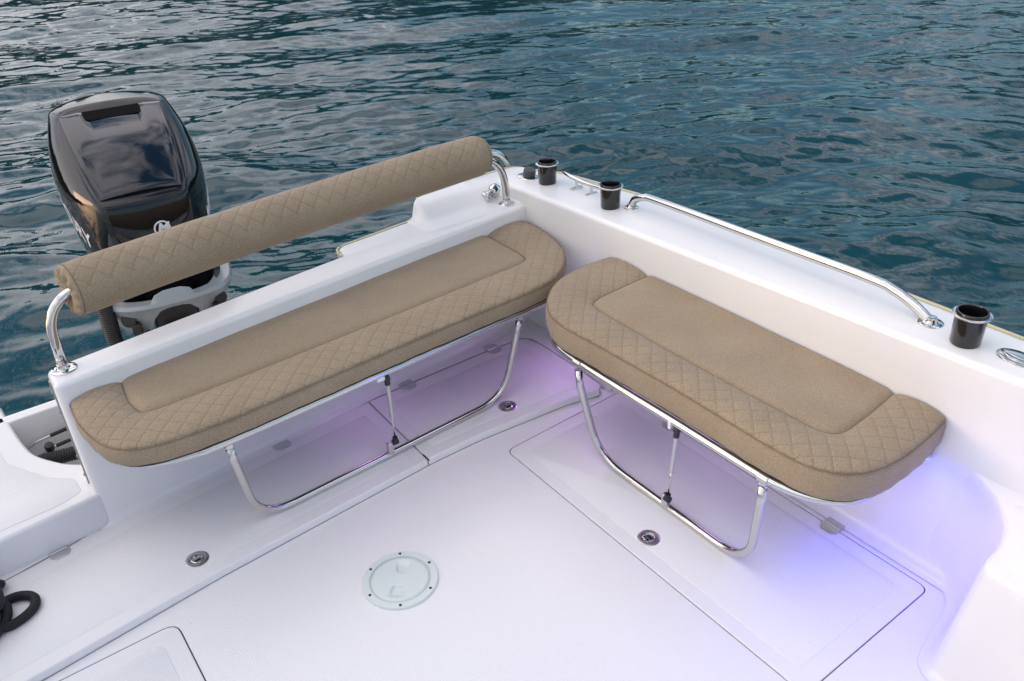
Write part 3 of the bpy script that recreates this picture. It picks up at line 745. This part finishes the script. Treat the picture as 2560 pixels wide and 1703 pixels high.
# ------------------------------------------------------------------ roll backrest on its bent steel frame
br_ = thing('backrest', 'long tan quilted roll backrest on two bent steel posts above the stern wall', 'backrest', (1.08, 2.80, .605))
AX = [(.238, 2.700, .858), (.60, 2.755, .858), (.944, 2.800, .858), (1.45, 2.843, .862), (1.895, 2.866, .866)]
def roll():
    P = resample(catmull(AX, 10), 150); F = frames(P); v = []; uv = []; f = []; SG = 56; RB = .086; s = 0
    Zup = Vector((0, 0, 1))
    ring = 0
    for i, (p, t_, _, _) in enumerate(F):
        if i: s += (P[i]-P[i-1]).length
        sd_ = t_.cross(Zup).normalized(); u = sd_.cross(t_).normalized()
        e = min(i, 149-i); rr = RB*(1-.12*exp(-e/1.3)) if i > 75 else RB*(1-.03*exp(-e/1.0))
        rr *= 1+.008*sin(i*.21)
        for k in range(SG+1):
            a = -pi/2+2*pi*k/SG; v.append(p+(sd_*cos(a)+u*sin(a))*rr); uv.append((s, a*RB))
    n = SG+1
    for i in range(len(F)-1):
        for k in range(SG): a = i*n+k; f.append((a, a+1, a+n+1, a+n))
    o = obj('roll_cushion', v, f, [fabq, fab], br_, uv=uv)
    for p in o.data.polygons:
        k = p.index % SG; a = -90+360*(k+.5)/SG
        p.material_index = 0 if 22 < a < 200 else 1
    # ends: gathered cover pulled in to the tube
    for idx, sg in ((0, -1), (len(F)-1, 1)):
        p, t_, _, _ = F[idx]; sd_ = t_.cross(Zup).normalized(); u = sd_.cross(t_).normalized(); rr0 = RB*(.97 if sg < 0 else .88)
        v = []; f = []; K = 72; prof = [(1.0, 0), (.985, .006), (.93, .013), (.8, .016), (.6, .013), (.4, .008), (.22, .006)] if sg < 0 else [(1.0, 0), (.93, .012), (.8, .020), (.6, .026), (.4, .028), (.22, .026)]
        for r_, d in prof:
            for k in range(K):
                a = 2*pi*k/K; pl = (.0065 if sg < 0 else .002)*sin(11*a+.6*sin(3*a))*max(0, min(1, (1-r_)*6))*min(1, r_*2)
                v.append(p+(sd_*cos(a)+u*sin(a))*rr0*r_+t_*sg*(d+pl))
        for j in range(len(prof)-1):
            for k in range(K): f.append((j*K+k, j*K+(k+1) % K, (j+1)*K+(k+1) % K, (j+1)*K+k))
        e_ = obj('gathered_end', v, f, fab, o)
        obj('piping', *tube([p+(sd_*cos(2*pi*k/48)+u*sin(2*pi*k/48))*(rr0+.0004) for k in range(48)], .0016, 6, closed=True), thread, e_)
roll()
def flange(c, name, parent, r=.033, hr=.018):
    c = Vector(c)
    o = obj(name, *lathe([(r, -.001), (r, .0022), (r-.003, .0042), (hr+.004, .0055), (hr+.001, .010), (hr, .020), (hr-.003, .021)], c, 40), chrome, parent, angle=35)
    for k in range(3):
        a = radians(35+120*k); obj('screw', *lathe([(.0036, 0), (.0036, .0012), (.0015, .0018)], c+Vector(((r*.78)*cos(a), (r*.78)*sin(a), .0040)), 10), darkm, o)
obj('post', *tube(fillet([(.141, 2.700, .606), (.150, 2.70, .857), (.36, 2.715, .858)], .145, 18), .0160, 24), chrome, br_)
obj('post', *tube(fillet([(2.031, 2.882, .606), (2.024, 2.878, .856), (1.77, 2.860, .856)], .205, 18), .0165, 24), chrome, br_)
flange((.141, 2.700, .606), 'flange', br_, .040, .017); flange((2.031, 2.882, .606), 'flange', br_, .036, .017)

# ------------------------------------------------------------------ fittings along the gunwale
def cup_holder(x, y, label, h=.092):
    z = zg(y)+.003; o = thing('cup_holder', label, 'cup holder', (x, y, z), 'black cup holders standing on the gunwale')
    c = (x, y, z)
    obj('cup', *lathe([(.0375, 0), (.0395, .003), (.0425, h-.004), (.0425, h+.0065), (.0410, h+.009), (.0372, h+.009), (.0355, h+.004), (.0335, h-.03), (.0310, .008), (.001, .007)], c, 56), blackp, o, angle=40)
    obj('rim_ring', *lathe([(.0428, h-.004), (.0500, h-.0035), (.0515, h-.0015), (.0515, h+.0010), (.0500, h+.0022), (.0428, h+.0020)], c, 56, None, False), chrome, o, angle=50)
cup_holder(2.214, 2.818, 'black cup holder at the stern corner, the farthest of the three')
cup_holder(2.203, 2.391, 'black cup holder between the steel cleat and the end of the handrail')
cup_holder(2.169, .892, 'black cup holder nearest the camera, just past the near end of the handrail')
hr = thing('handrail', 'long polished steel handrail along the gunwale behind the shorter bench', 'handrail', (2.23, 1.67, zg(1.67)))
za, zb_ = zg(2.32)+.003, zg(1.017)+.003
obj('rail_tube', *tube(catmull([(2.256, 2.324, za), (2.258, 2.308, .728), (2.262, 2.262, .751), (2.262, 2.18, .760), (2.236, 1.70, .780), (2.212, 1.24, .799), (2.209, 1.142, .792), (2.207, 1.068, .769), (2.205, 1.018, zb_+.005), (2.205, 1.014, zb_)], 10), .0155, 24), chrome, hr)
flange((2.256, 2.324, za), 'flange', hr, .030, .0155); flange((2.205, 1.013, zb_), 'flange', hr, .036, .0155)
cl = thing('cleat', 'polished steel horn cleat on two feet between the two far cup holders', 'cleat', (2.253, 2.61, zg(2.61)))
zc = zg(2.61)+.004
obj('horn', *tube([(2.253, 2.765, zc+.050), (2.253, 2.74, zc+.047), (2.253, 2.70, zc+.042), (2.253, 2.61, zc+.038), (2.253, 2.52, zc+.042), (2.253, 2.48, zc+.047), (2.253, 2.455, zc+.050)], [.0045, .007, .0095, .0105, .0095, .007, .0045], 14), chrome, cl)
for y in (2.663, 2.566):
    mb = MB(); mb.add(*tube([(2.253, y, zc+.036), (2.253, y, zc+.015), (2.253, y, zc+.003)], [.009, .0055, .008], 12))
    mb.add(*prism(round_poly([(2.221, y-.009), (2.285, y-.009), (2.285, y+.009), (2.221, y+.009)], .008, 4), rnd(zc-.002, zc+.004, .002, 2)))
    for s in (-1, 1): mb.add(*lathe([(.0048, 0), (.0048, .002), (.002, .003)], (2.253+s*.021, y, zc+.004), 10))
    mb.build('foot', chrome, cl, angle=40)
def flush(x, y, label, ang, cap):
    z = zg(y)+.003; o = thing('flush_rod_holder', label, 'rod holder', (x, y, z), 'oval steel rod holders let into the gunwale')
    R = Matrix.Rotation(ang, 3, 'Z')
    ol = [((Vector((x, y, 0))+R @ Vector((.060*cos(a), .040*sin(a), 0))).x, (Vector((x, y, 0))+R @ Vector((.060*cos(a), .040*sin(a), 0))).y) for a in np.linspace(0, 2*pi, 48, endpoint=False)]
    obj('flange', *prism(ol, [(0, z-.001), (0, z+.002), (.003, z+.004), (.014, z+.0048)]), chrome, o, angle=35)
    for s in (-1, 1):
        c = Vector((x, y, z+.0045))+R @ Vector((s*.048, 0, 0)); obj('screw', *lathe([(.0045, 0), (.0045, .001), (.002, .0016)], c, 12), darkm, o)
    if cap:
        q = Vector((x, y, z+.004)); obj('rubber_cap', *lathe([(.027, 0), (.0285, .004), (.0285, .03), (.026, .036), (.010, .038)], q, 36, (.10, -.25, 1)), gasket2, o, angle=40)
    else:
        q = Vector((x, y, z+.004)); il = [(p_[0], p_[1]) for p_ in inset2(ol, .016)]
        obj('hinged_cap', *prism(il, [(0, z+.003), (0, z+.007), (.003, z+.0085), (.010, z+.0092)]), chrome, o, angle=35)
        obj('cap_groove', *tube([q+R @ Vector((-.028, .012, .0045)), q+R @ Vector((.0, .017, .0050)), q+R @ Vector((.03, .014, .0045))], .0011, 6), darkm, o)
gasket2 = mat('dark_grey_rubber', (.055, .065, .07), .5)
flush(2.205, 2.945, 'oval steel rod holder with a dark rubber cap behind the farthest cup holder', radians(100), True)
flush(2.185, .752, 'closed oval steel rod holder cut by the right edge of the photo', radians(84), False)
# bent rail outside the stern corner
sr = thing('stern_rail', 'bent polished steel rail curving down outside the stern corner behind the backrest end', 'rail', (2.2, 3.15, .5))
obj('rail_tube', *tube(catmull([(1.94, 3.155, .45), (1.96, 3.155, .60), (2.01, 3.155, .715), (2.09, 3.155, .752), (2.165, 3.155, .741), (2.215, 3.155, .706), (2.247, 3.155, .65), (2.268, 3.155, .58), (2.28, 3.155, .45)], 6), .0165, 20), chrome, sr)
# cast steel catch on the inner face of the stern wall
ct = thing('ladder_catch', 'small cast steel catch on the stern wall beside the right backrest post', 'catch', (2.00, 2.96, .606))
mb = MB(); mb.add(*prism(round_poly([(1.965, 2.945), (2.040, 2.945), (2.040, 2.99), (1.965, 2.99)], .008, 3), rnd(.600, .648, .01, 3)))
mb.build('base', chrome, ct, angle=40)
obj('knob', *lathe([(.022, -.016), (.026, -.008), (.026, .012), (.022, .018), (.009, .020)], (2.018, 2.955, .655), 24, (.3, -1, .5)), chrome, ct, angle=40)
q = obj('lever', *boxv((1.972, 2.945, .628), (.020, .022, .062), Matrix.Rotation(radians(14), 3, 'Y')), chrome, ct); bevel(q, .004)

# ------------------------------------------------------------------ hoses in the well
def hose(path, r, label, name='hose'):
    P = catmull(path, 20); L_ = sum((P[i+1]-P[i]).length for i in range(len(P)-1)); n = int(L_/.0022); P = resample(P, n)
    rr = [r*(1+.085*sin(2*pi*i*.0022/.0092)) for i in range(n)]
    o = obj(name, *tube(P, rr, 24), rubber, None, origin=P[0]); return tag(o, label, 'hose')
hose([(-.12, 3.15, .02), (-.01, 3.135, .035), (.06, 3.12, .035), (.20, 3.10, .03), (.40, 3.12, .0)], .027, 'thick black corrugated hose lying in the well left of the stern wall')
for k, (p0, p1, p2, p3, lab) in enumerate((((-.075, 3.262, .02), (-.03, 3.255, .048), (.03, 3.25, .062), (.20, 3.25, .075), 'upper thin black cable in the well, nearer the far rim'),
                               ((-.06, 3.235, -.025), (-.01, 3.230, .005), (.05, 3.22, .028), (.20, 3.215, .04), 'lower thin black cable in the well, just above the corrugated hose'))):
    P = resample(catmull([p0, p1, p2, p3], 12), 50); m_ = 22
    root = thing('control_cable', lab, 'cable', p0)
    obj('sleeve', *tube(P[m_:], .0075, 14), rubber, root)
    mb = MB(); mb.add(*tube(P[:m_+2], .0048, 12)); mb.add(*tube(P[0:5], .0095, 6)); mb.add(*tube(P[7:11], .0075, 12)); mb.build('end_fitting', brushed, root, angle=40)
obj('well_fitting', *lathe([(.016, 0), (.018, .02), (.015, .03), (.010, .031)], (.025, 3.185, .045), 20, (0, -.4, 1)), darkm, boat, angle=40)

# ------------------------------------------------------------------ rope on the step deck
def rope():
    r = .0145
    loop = [(-.30, 2.40, .045), (-.262, 2.428, .047), (-.225, 2.436, .046), (-.192, 2.420, .046), (-.174, 2.394, .046), (-.176, 2.364, .046), (-.192, 2.342, .046), (-.224, 2.324, .046), (-.262, 2.318, .047), (-.31, 2.335, .055)]
    pts = list(loop); rg = random.Random(11)
    cx_, cy_ = -.335, 2.385
    for k in range(70):
        a = k*.62+3.6; rad = .055+.03*sin(k*.37)+rg.uniform(-.012, .012); z = .047+.0016*k
        pts.append((cx_+rad*cos(a), cy_+rad*1.15*sin(a), z))
    pts += [(-.30, 2.49, .10), (-.262, 2.497, .075), (-.25, 2.52, .05), (-.30, 2.56, .046), (-.40, 2.54, .046), (-.6, 2.45, .046)]
    P = resample(catmull(pts, 8), 1500)
    o = obj('rope', *tube(P, r, 12), ropem, None, origin=(-.3, 2.4, .031)); tag(o, 'coil of thick black rope with one loose loop on the step deck', 'rope')
ropem = mat('black_rope', (.010, .011, .012), .75); t, b, L = nodes(ropem)
wv = N(t, 'ShaderNodeTexVoronoi'); wv.inputs['Scale'].default_value = 260; L(objco(t), wv.inputs['Vector']); L(bump(t, wv.outputs['Distance'], .7, .002), b.inputs['Normal'])
rope()

# ------------------------------------------------------------------ outboard motor
mo = thing('outboard_motor', 'large black outboard motor tilted behind the stern wall', 'outboard motor', (0, 0, 0))
MC = Vector((.605, 3.14, 0)); YM = radians(-7)
def ml(x, y, z):                                # motor-local to world
    c, s = cos(YM), sin(YM); return Vector((MC.x+c*x-s*y, MC.y+s*x+c*y, z))
cowlm = mat('black_cowl_paint', (.005, .006, .008), .07, coat=.0); nodes(cowlm)[1].inputs['Coat Roughness'].default_value = .03
visorm = mat('visor_gloss', (.002, .007, .014), .06, coat=.25); nodes(visorm)[1].inputs['Coat Roughness'].default_value = .015
silver = mat('silver_decal', (.75, .76, .77), .4, .0)
greyp = mat('grey_motor_paint', (.33, .36, .37), .3, coat=.4)
rows = [
 (.50, [(0, .05), (.12, .06), (.20, .16), (.225, .38), (.16, .64), (0, .72)]),
 (.60, [(0, .02), (.130, .03), (.215, .14), (.250, .40), (.18, .70), (0, .80)]),
 (.78, [(0, .00), (.142, .01), (.236, .13), (.280, .40), (.20, .74), (0, .85)]),
 (.915, [(0, .035), (.152, .045), (.240, .16), (.296, .42), (.20, .75), (0, .86)]),
 (.945, [(0, .075), (.158, .085), (.242, .19), (.298, .44), (.20, .75), (0, .86)]),
 (1.05, [(0, .29), (.180, .295), (.232, .35), (.282, .48), (.20, .74), (0, .84)]),
 (1.145, [(0, .50), (.190, .50), (.206, .53), (.232, .60), (.18, .72), (0, .79)]),
 (1.172, [(0, .56), (.175, .56), (.180, .58), (.185, .62), (.14, .69), (0, .735)]),
]
def ring_(row):
    z, h = row; z0 = lambda x, y: z
    pts = [(x, y) for x, y in h]+[(-x, y) for x, y in h[-2:0:-1]]
    return [ml(x, y, z) for x, y in pts]
v = []; f = []
for r_ in rows: v += ring_(r_)
n = 10
for r_ in range(len(rows)-1):
    for k in range(n): f.append((r_*n+k, r_*n+(k+1) % n, (r_+1)*n+(k+1) % n, (r_+1)*n+k))
tp_ = (len(rows)-1)*n
f += [(tp_, tp_+1, tp_+9), (tp_+1, tp_+2, tp_+8, tp_+9), (tp_+2, tp_+3, tp_+7, tp_+8), (tp_+3, tp_+4, tp_+6, tp_+7), (tp_+4, tp_+5, tp_+6)]
cowl = obj('cowl', v, f, cowlm, mo)
ms = cowl.modifiers.new('sub', 'SUBSURF'); ms.levels = 3; ms.render_levels = 3
# creases along the visor's side edges and the top rim
cr_at = cowl.data.attributes.new('crease_edge', 'FLOAT', 'EDGE')
for e in cowl.data.edges:
    a, b2 = sorted(e.vertices); ra, ka = divmod(a, n); rb, kb = divmod(b2, n)
    val = 0.
    if ka == kb and ka in (1, 9) and 2 <= ra <= 6: val = .55
    if ra == rb == 3 and {ka, kb} <= {9, 0, 1}: val = .6
    if ra == rb == 6: val = .75
    if ra == rb == 0: val = 1.
    cr_at.data[e.index].value = val
# visor panel lying on the sloping front top
slotm = mat('slot_shade_black', (.004, .004, .005), .8, spec=.1)
def visor():
    v = []; f = []; NI, NJ = 96, 80
    for j in range(NJ+1):
        t_ = j/NJ
        z = .935+(1.150-.935)*t_; y = .068+(.498-.068)*t_+.022*sin(pi*t_)*-1+.0; hw = .150+.040*t_+.006*sin(pi*t_)
        z += .016*sin(pi*t_)
        for i in range(NI+1):
            s_ = -1+2*i/NI; e = abs(s_)
            x = hw*s_*(1-.03*(1-t_)**6*e)
            rim = min((1-e)*hw, t_*.48, (1-t_)*.48)
            up = .005*(1-exp(-rim/.012)) + .012*(1-s_*s_)
            # recessed handle scoop below the top edge
            sc = max(0, min(1, (.64-e)/.16))*max(0, min(1, (t_-.60)/.30))
            up -= .012*sc**1.4
            v.append(ml(x, y-up*.42, z+up*.9))
    for j in range(NJ):
        for i in range(NI): a = j*(NI+1)+i; f.append((a, a+1, a+NI+2, a+NI+1))
    b0 = len(v)
    # skirt down into the cowl
    edge = [i for i in range(NI+1)]+[j*(NI+1)+NI for j in range(1, NJ+1)]+[NJ*(NI+1)+i for i in range(NI-1, -1, -1)]+[j*(NI+1) for j in range(NJ-1, 0, -1)]
    for e in edge: v.append(Vector(v[e])+Vector((0, .012, -.03)))
    for k in range(len(edge)): f.append((edge[k], edge[(k+1) % len(edge)], b0+(k+1) % len(edge), b0+k))
    vz = obj('visor', v, f, visorm, mo, angle=38)
    q = MB(); 
    for j, (t_, dz) in enumerate(((.955, .004),)):
        pass
    o = obj('handle_slot_shade', *boxv(ml(0, .462, 1.138), (.212, .062, .022), Matrix.Rotation(YM, 3, 'Z') @ Matrix.Rotation(radians(24), 3, 'X')), slotm, vz); bevel(o, .004)  # black block stands in for the shade inside the handle recess
visor()
# grey saddle below the cowl with an arched opening
def saddle():
    v = []; f = []; K = 64
    def sec(th):                                  # rounded-box plan radius
        return th
    rows_ = [(.40, .90, .0), (.44, .96, .0), (.495, 1.06, .0), (.525, 1.09, .0), (.540, 1.06, .0), (.538, .93, 0)]
    base = [(.0, -.02), (.10, -.015), (.19, .03), (.235, .14), (.245, .36), (.17, .60), (0, .68)]
    half = resample(catmull([(x, y, 0) for x, y in base], 8), 33); full = half+[Vector((-p.x, p.y, 0)) for p in half[-2:0:-1]]
    K = len(full); c0 = Vector((0, .32, 0))
    for z, s_, _ in rows_:
        for k, p in enumerate(full):
            q = c0+(p-c0)*s_; ax = abs(q.x); arch = 0
            front = q.y < .12
            if front and z < .53:                  # lift the lower lip into an arch at the front centre and over the clamps
                arch = .085*max(0, 1-(ax/.105)**4)*(1 if z < .50 else .35)
            v.append(ml(q.x, q.y+(.012*sin(z*30) if front else 0), z+arch*(0 if z > .52 else 1)))
    for r_ in range(len(rows_)-1):
        for k in range(K): f.append((r_*K+k, r_*K+(k+1) % K, (r_+1)*K+(k+1) % K, (r_+1)*K+k))
    o = obj('saddle', v, f, greyp, mo, angle=45)
    for s_ in (-1, 1):
        w = obj('side_pocket', *lathe([(.028, 0), (.026, .004), (.014, .005)], ml(s_*.175, .005, .475), 20, (s_*.4, -1, .35)), darkm, o, angle=40)
saddle()
mb = MB(); mb.add(*boxv(ml(0, .06, .43), (.17, .10, .13), Matrix.Rotation(YM, 3, 'Z'))); mb.add(*boxv(ml(0, -.01, .40), (.11, .06, .04), Matrix.Rotation(YM, 3, 'Z')))
o = mb.build('steering_arm', darkm, mo); bevel(o, .012, 3)
for s_ in (-1, 1):
    mb = MB(); mb.add(*boxv(ml(s_*.155, .03, .38), (.035, .10, .16), Matrix.Rotation(YM, 3, 'Z'))); mb.add(*boxv(ml(s_*.135, -.02, .30), (.05, .12, .05), Matrix.Rotation(YM, 3, 'Z')))
    mb.add(*lathe([(.014, 0), (.014, .02), (.008, .022)], ml(s_*.12, -.01, .41), 12, (0, -1, .3)))
    o = mb.build('clamp_bracket', darkm, mo); bevel(o, .006, 2)
mb = MB(); mb.add(*prism([(ml(x, y, 0).x, ml(x, y, 0).y) for x, y in round_poly([(-.07, .05), (.07, .05), (.08, .35), (0, .48), (-.08, .35)], .03, 4)], [(.0, -.75), (0, .42)], bottom=True))
o = mb.build('leg', cowlm, mo, angle=50)
P = resample(catmull([ml(-.12, .12, .62), ml(-.20, .07, .64), (.366, 3.215, .60), (.369, 3.20, .52), (.365, 3.185, .41), (.36, 3.14, .25), (.33, 3.10, .08), (.20, 3.08, .0)], 12), 420)
o = obj('hose', *tube(P, [.029*(1+.08*sin(2*pi*i*.0022/.0098)) for i in range(len(P))], 24), rubber, None, origin=P[0]); tag(o, 'black corrugated rigging hose dropping from the left of the outboard motor', 'hose')
# lettering along both flanks and the round emblem on the front
def place(cen, xax, yax):
    x = Vector(xax).normalized(); y = Vector(yax); y = (y-x*y.dot(x)).normalized(); z = x.cross(y)
    Mx = Matrix((x, y, z)).transposed().to_4x4(); Mx.translation = cen; return Mx
def wrapped_text(side_):
    Mx = Matrix.Identity(4)
    o = text_mesh('MERCURY', .12, .0008, Mx, 'lettering', silver, mo, shear=.1, bold=.0022)
    bpy.context.view_layer.update()
    dg = bpy.context.evaluated_depsgraph_get(); ce = cowl.evaluated_get(dg)
    for vt in o.data.vertices:
        u, w, h = vt.co.x, vt.co.y, vt.co.z
        # u runs aft to forward on the left flank, slanting down towards the front
        yl = .13+(.28-u)*.6 if side_ < 0 else .13+(u+.28)*.6
        zl = .757+.5*(yl-.13)+w*.8
        org = ml(side_*.6, yl, zl); d = (ml(0, yl, zl)-org).normalized()
        ok, hit, nn, _ = ce.ray_cast(org, d)
        if ok: vt.co = hit+nn*(.0012+max(h, 0))
    return o
wrapped_text(-1); wrapped_text(1)
def emblem():
    c = ml(.030, -.004, .812); mb = MB(); v = []; f = []; K = 48
    for r0 in ((.0245, .0300),):
        for k in range(K):
            a = 2*pi*k/K
            for r_, h in ((r0[0], 0), (r0[0], .0022), (r0[1], .0022), (r0[1], 0)): v.append(c+Matrix.Rotation(YM, 3, 'Z') @ Vector((r_*cos(a), -h-.002, r_*sin(a))))
        for k in range(K):
            for q in range(4): f.append((k*4+q, k*4+(q+1) % 4, ((k+1) % K)*4+(q+1) % 4, ((k+1) % K)*4+q))
    o = obj('emblem', v, f, silver, mo, angle=40)
    text_mesh('M', .052, .0012, place(c+Vector((0, -.004, 0)), Matrix.Rotation(YM, 3, 'Z') @ Vector((1, 0, 0)), (0, 0, 1)), 'emblem_letter', silver, mo, shear=.3, bold=.0016)
emblem()

# ------------------------------------------------------------------ courtesy lights of the boat
def led(name, label, loc, aim, col, watts, size, cone, group=None):
    o = thing(name, label, 'courtesy light', loc, group)
    em = mat('lit_lens', (.1, .1, .1), .3, emit=col, es=6.0)
    d = (Vector(aim)-Vector(loc)).normalized()
    obj('bezel', *lathe([(.026, -.006), (.026, .002), (.021, .004)], loc, 24, d), chrome, o, angle=40)
    obj('lens', *lathe([(.019, .0042), (.018, .006), (.010, .0085)], loc, 20, d), em, o)
    ld = bpy.data.lights.new(name, 'SPOT'); ld.shadow_soft_size = size; ld.spot_size = radians(cone); ld.spot_blend = .9; ld.energy = watts; ld.color = col
    lo = bpy.data.objects.new('lamp', ld); C.objects.link(lo); lo.parent = o
    lo.location = d*.012; lo.rotation_euler = (-d).to_track_quat('Z', 'Y').to_euler()
VI, BL = (.66, .32, 1.0), (.05, .05, 1.0)
G_ = 'courtesy lights under the benches and gunwale'
led('courtesy_light', 'violet courtesy light on the side wall in the corner between the two benches', (2.074, 2.40, .38), (1.55, 2.15, .0), VI, 2.8, .09, 165, G_)
led('courtesy_light', 'violet courtesy light under the middle of the stern bench', (1.10, 2.695, .40), (1.05, 2.40, .0), VI, .9, .09, 160, G_)
led('courtesy_light', 'violet courtesy light under the middle of the side bench', (2.066, 1.55, .40), (1.75, 1.50, .0), VI, .9, .09, 160, G_)
led('courtesy_light', 'blue courtesy light on the side wall just under the near end of the side bench', (2.060, .875, .40), (1.82, .60, .0), BL, 8.5, .08, 165, G_)
led('courtesy_light', 'blue courtesy light under the gunwale above the raised side deck', (2.050, .10, .70), (1.90, .20, .42), BL, 6.0, .08, 165, G_)
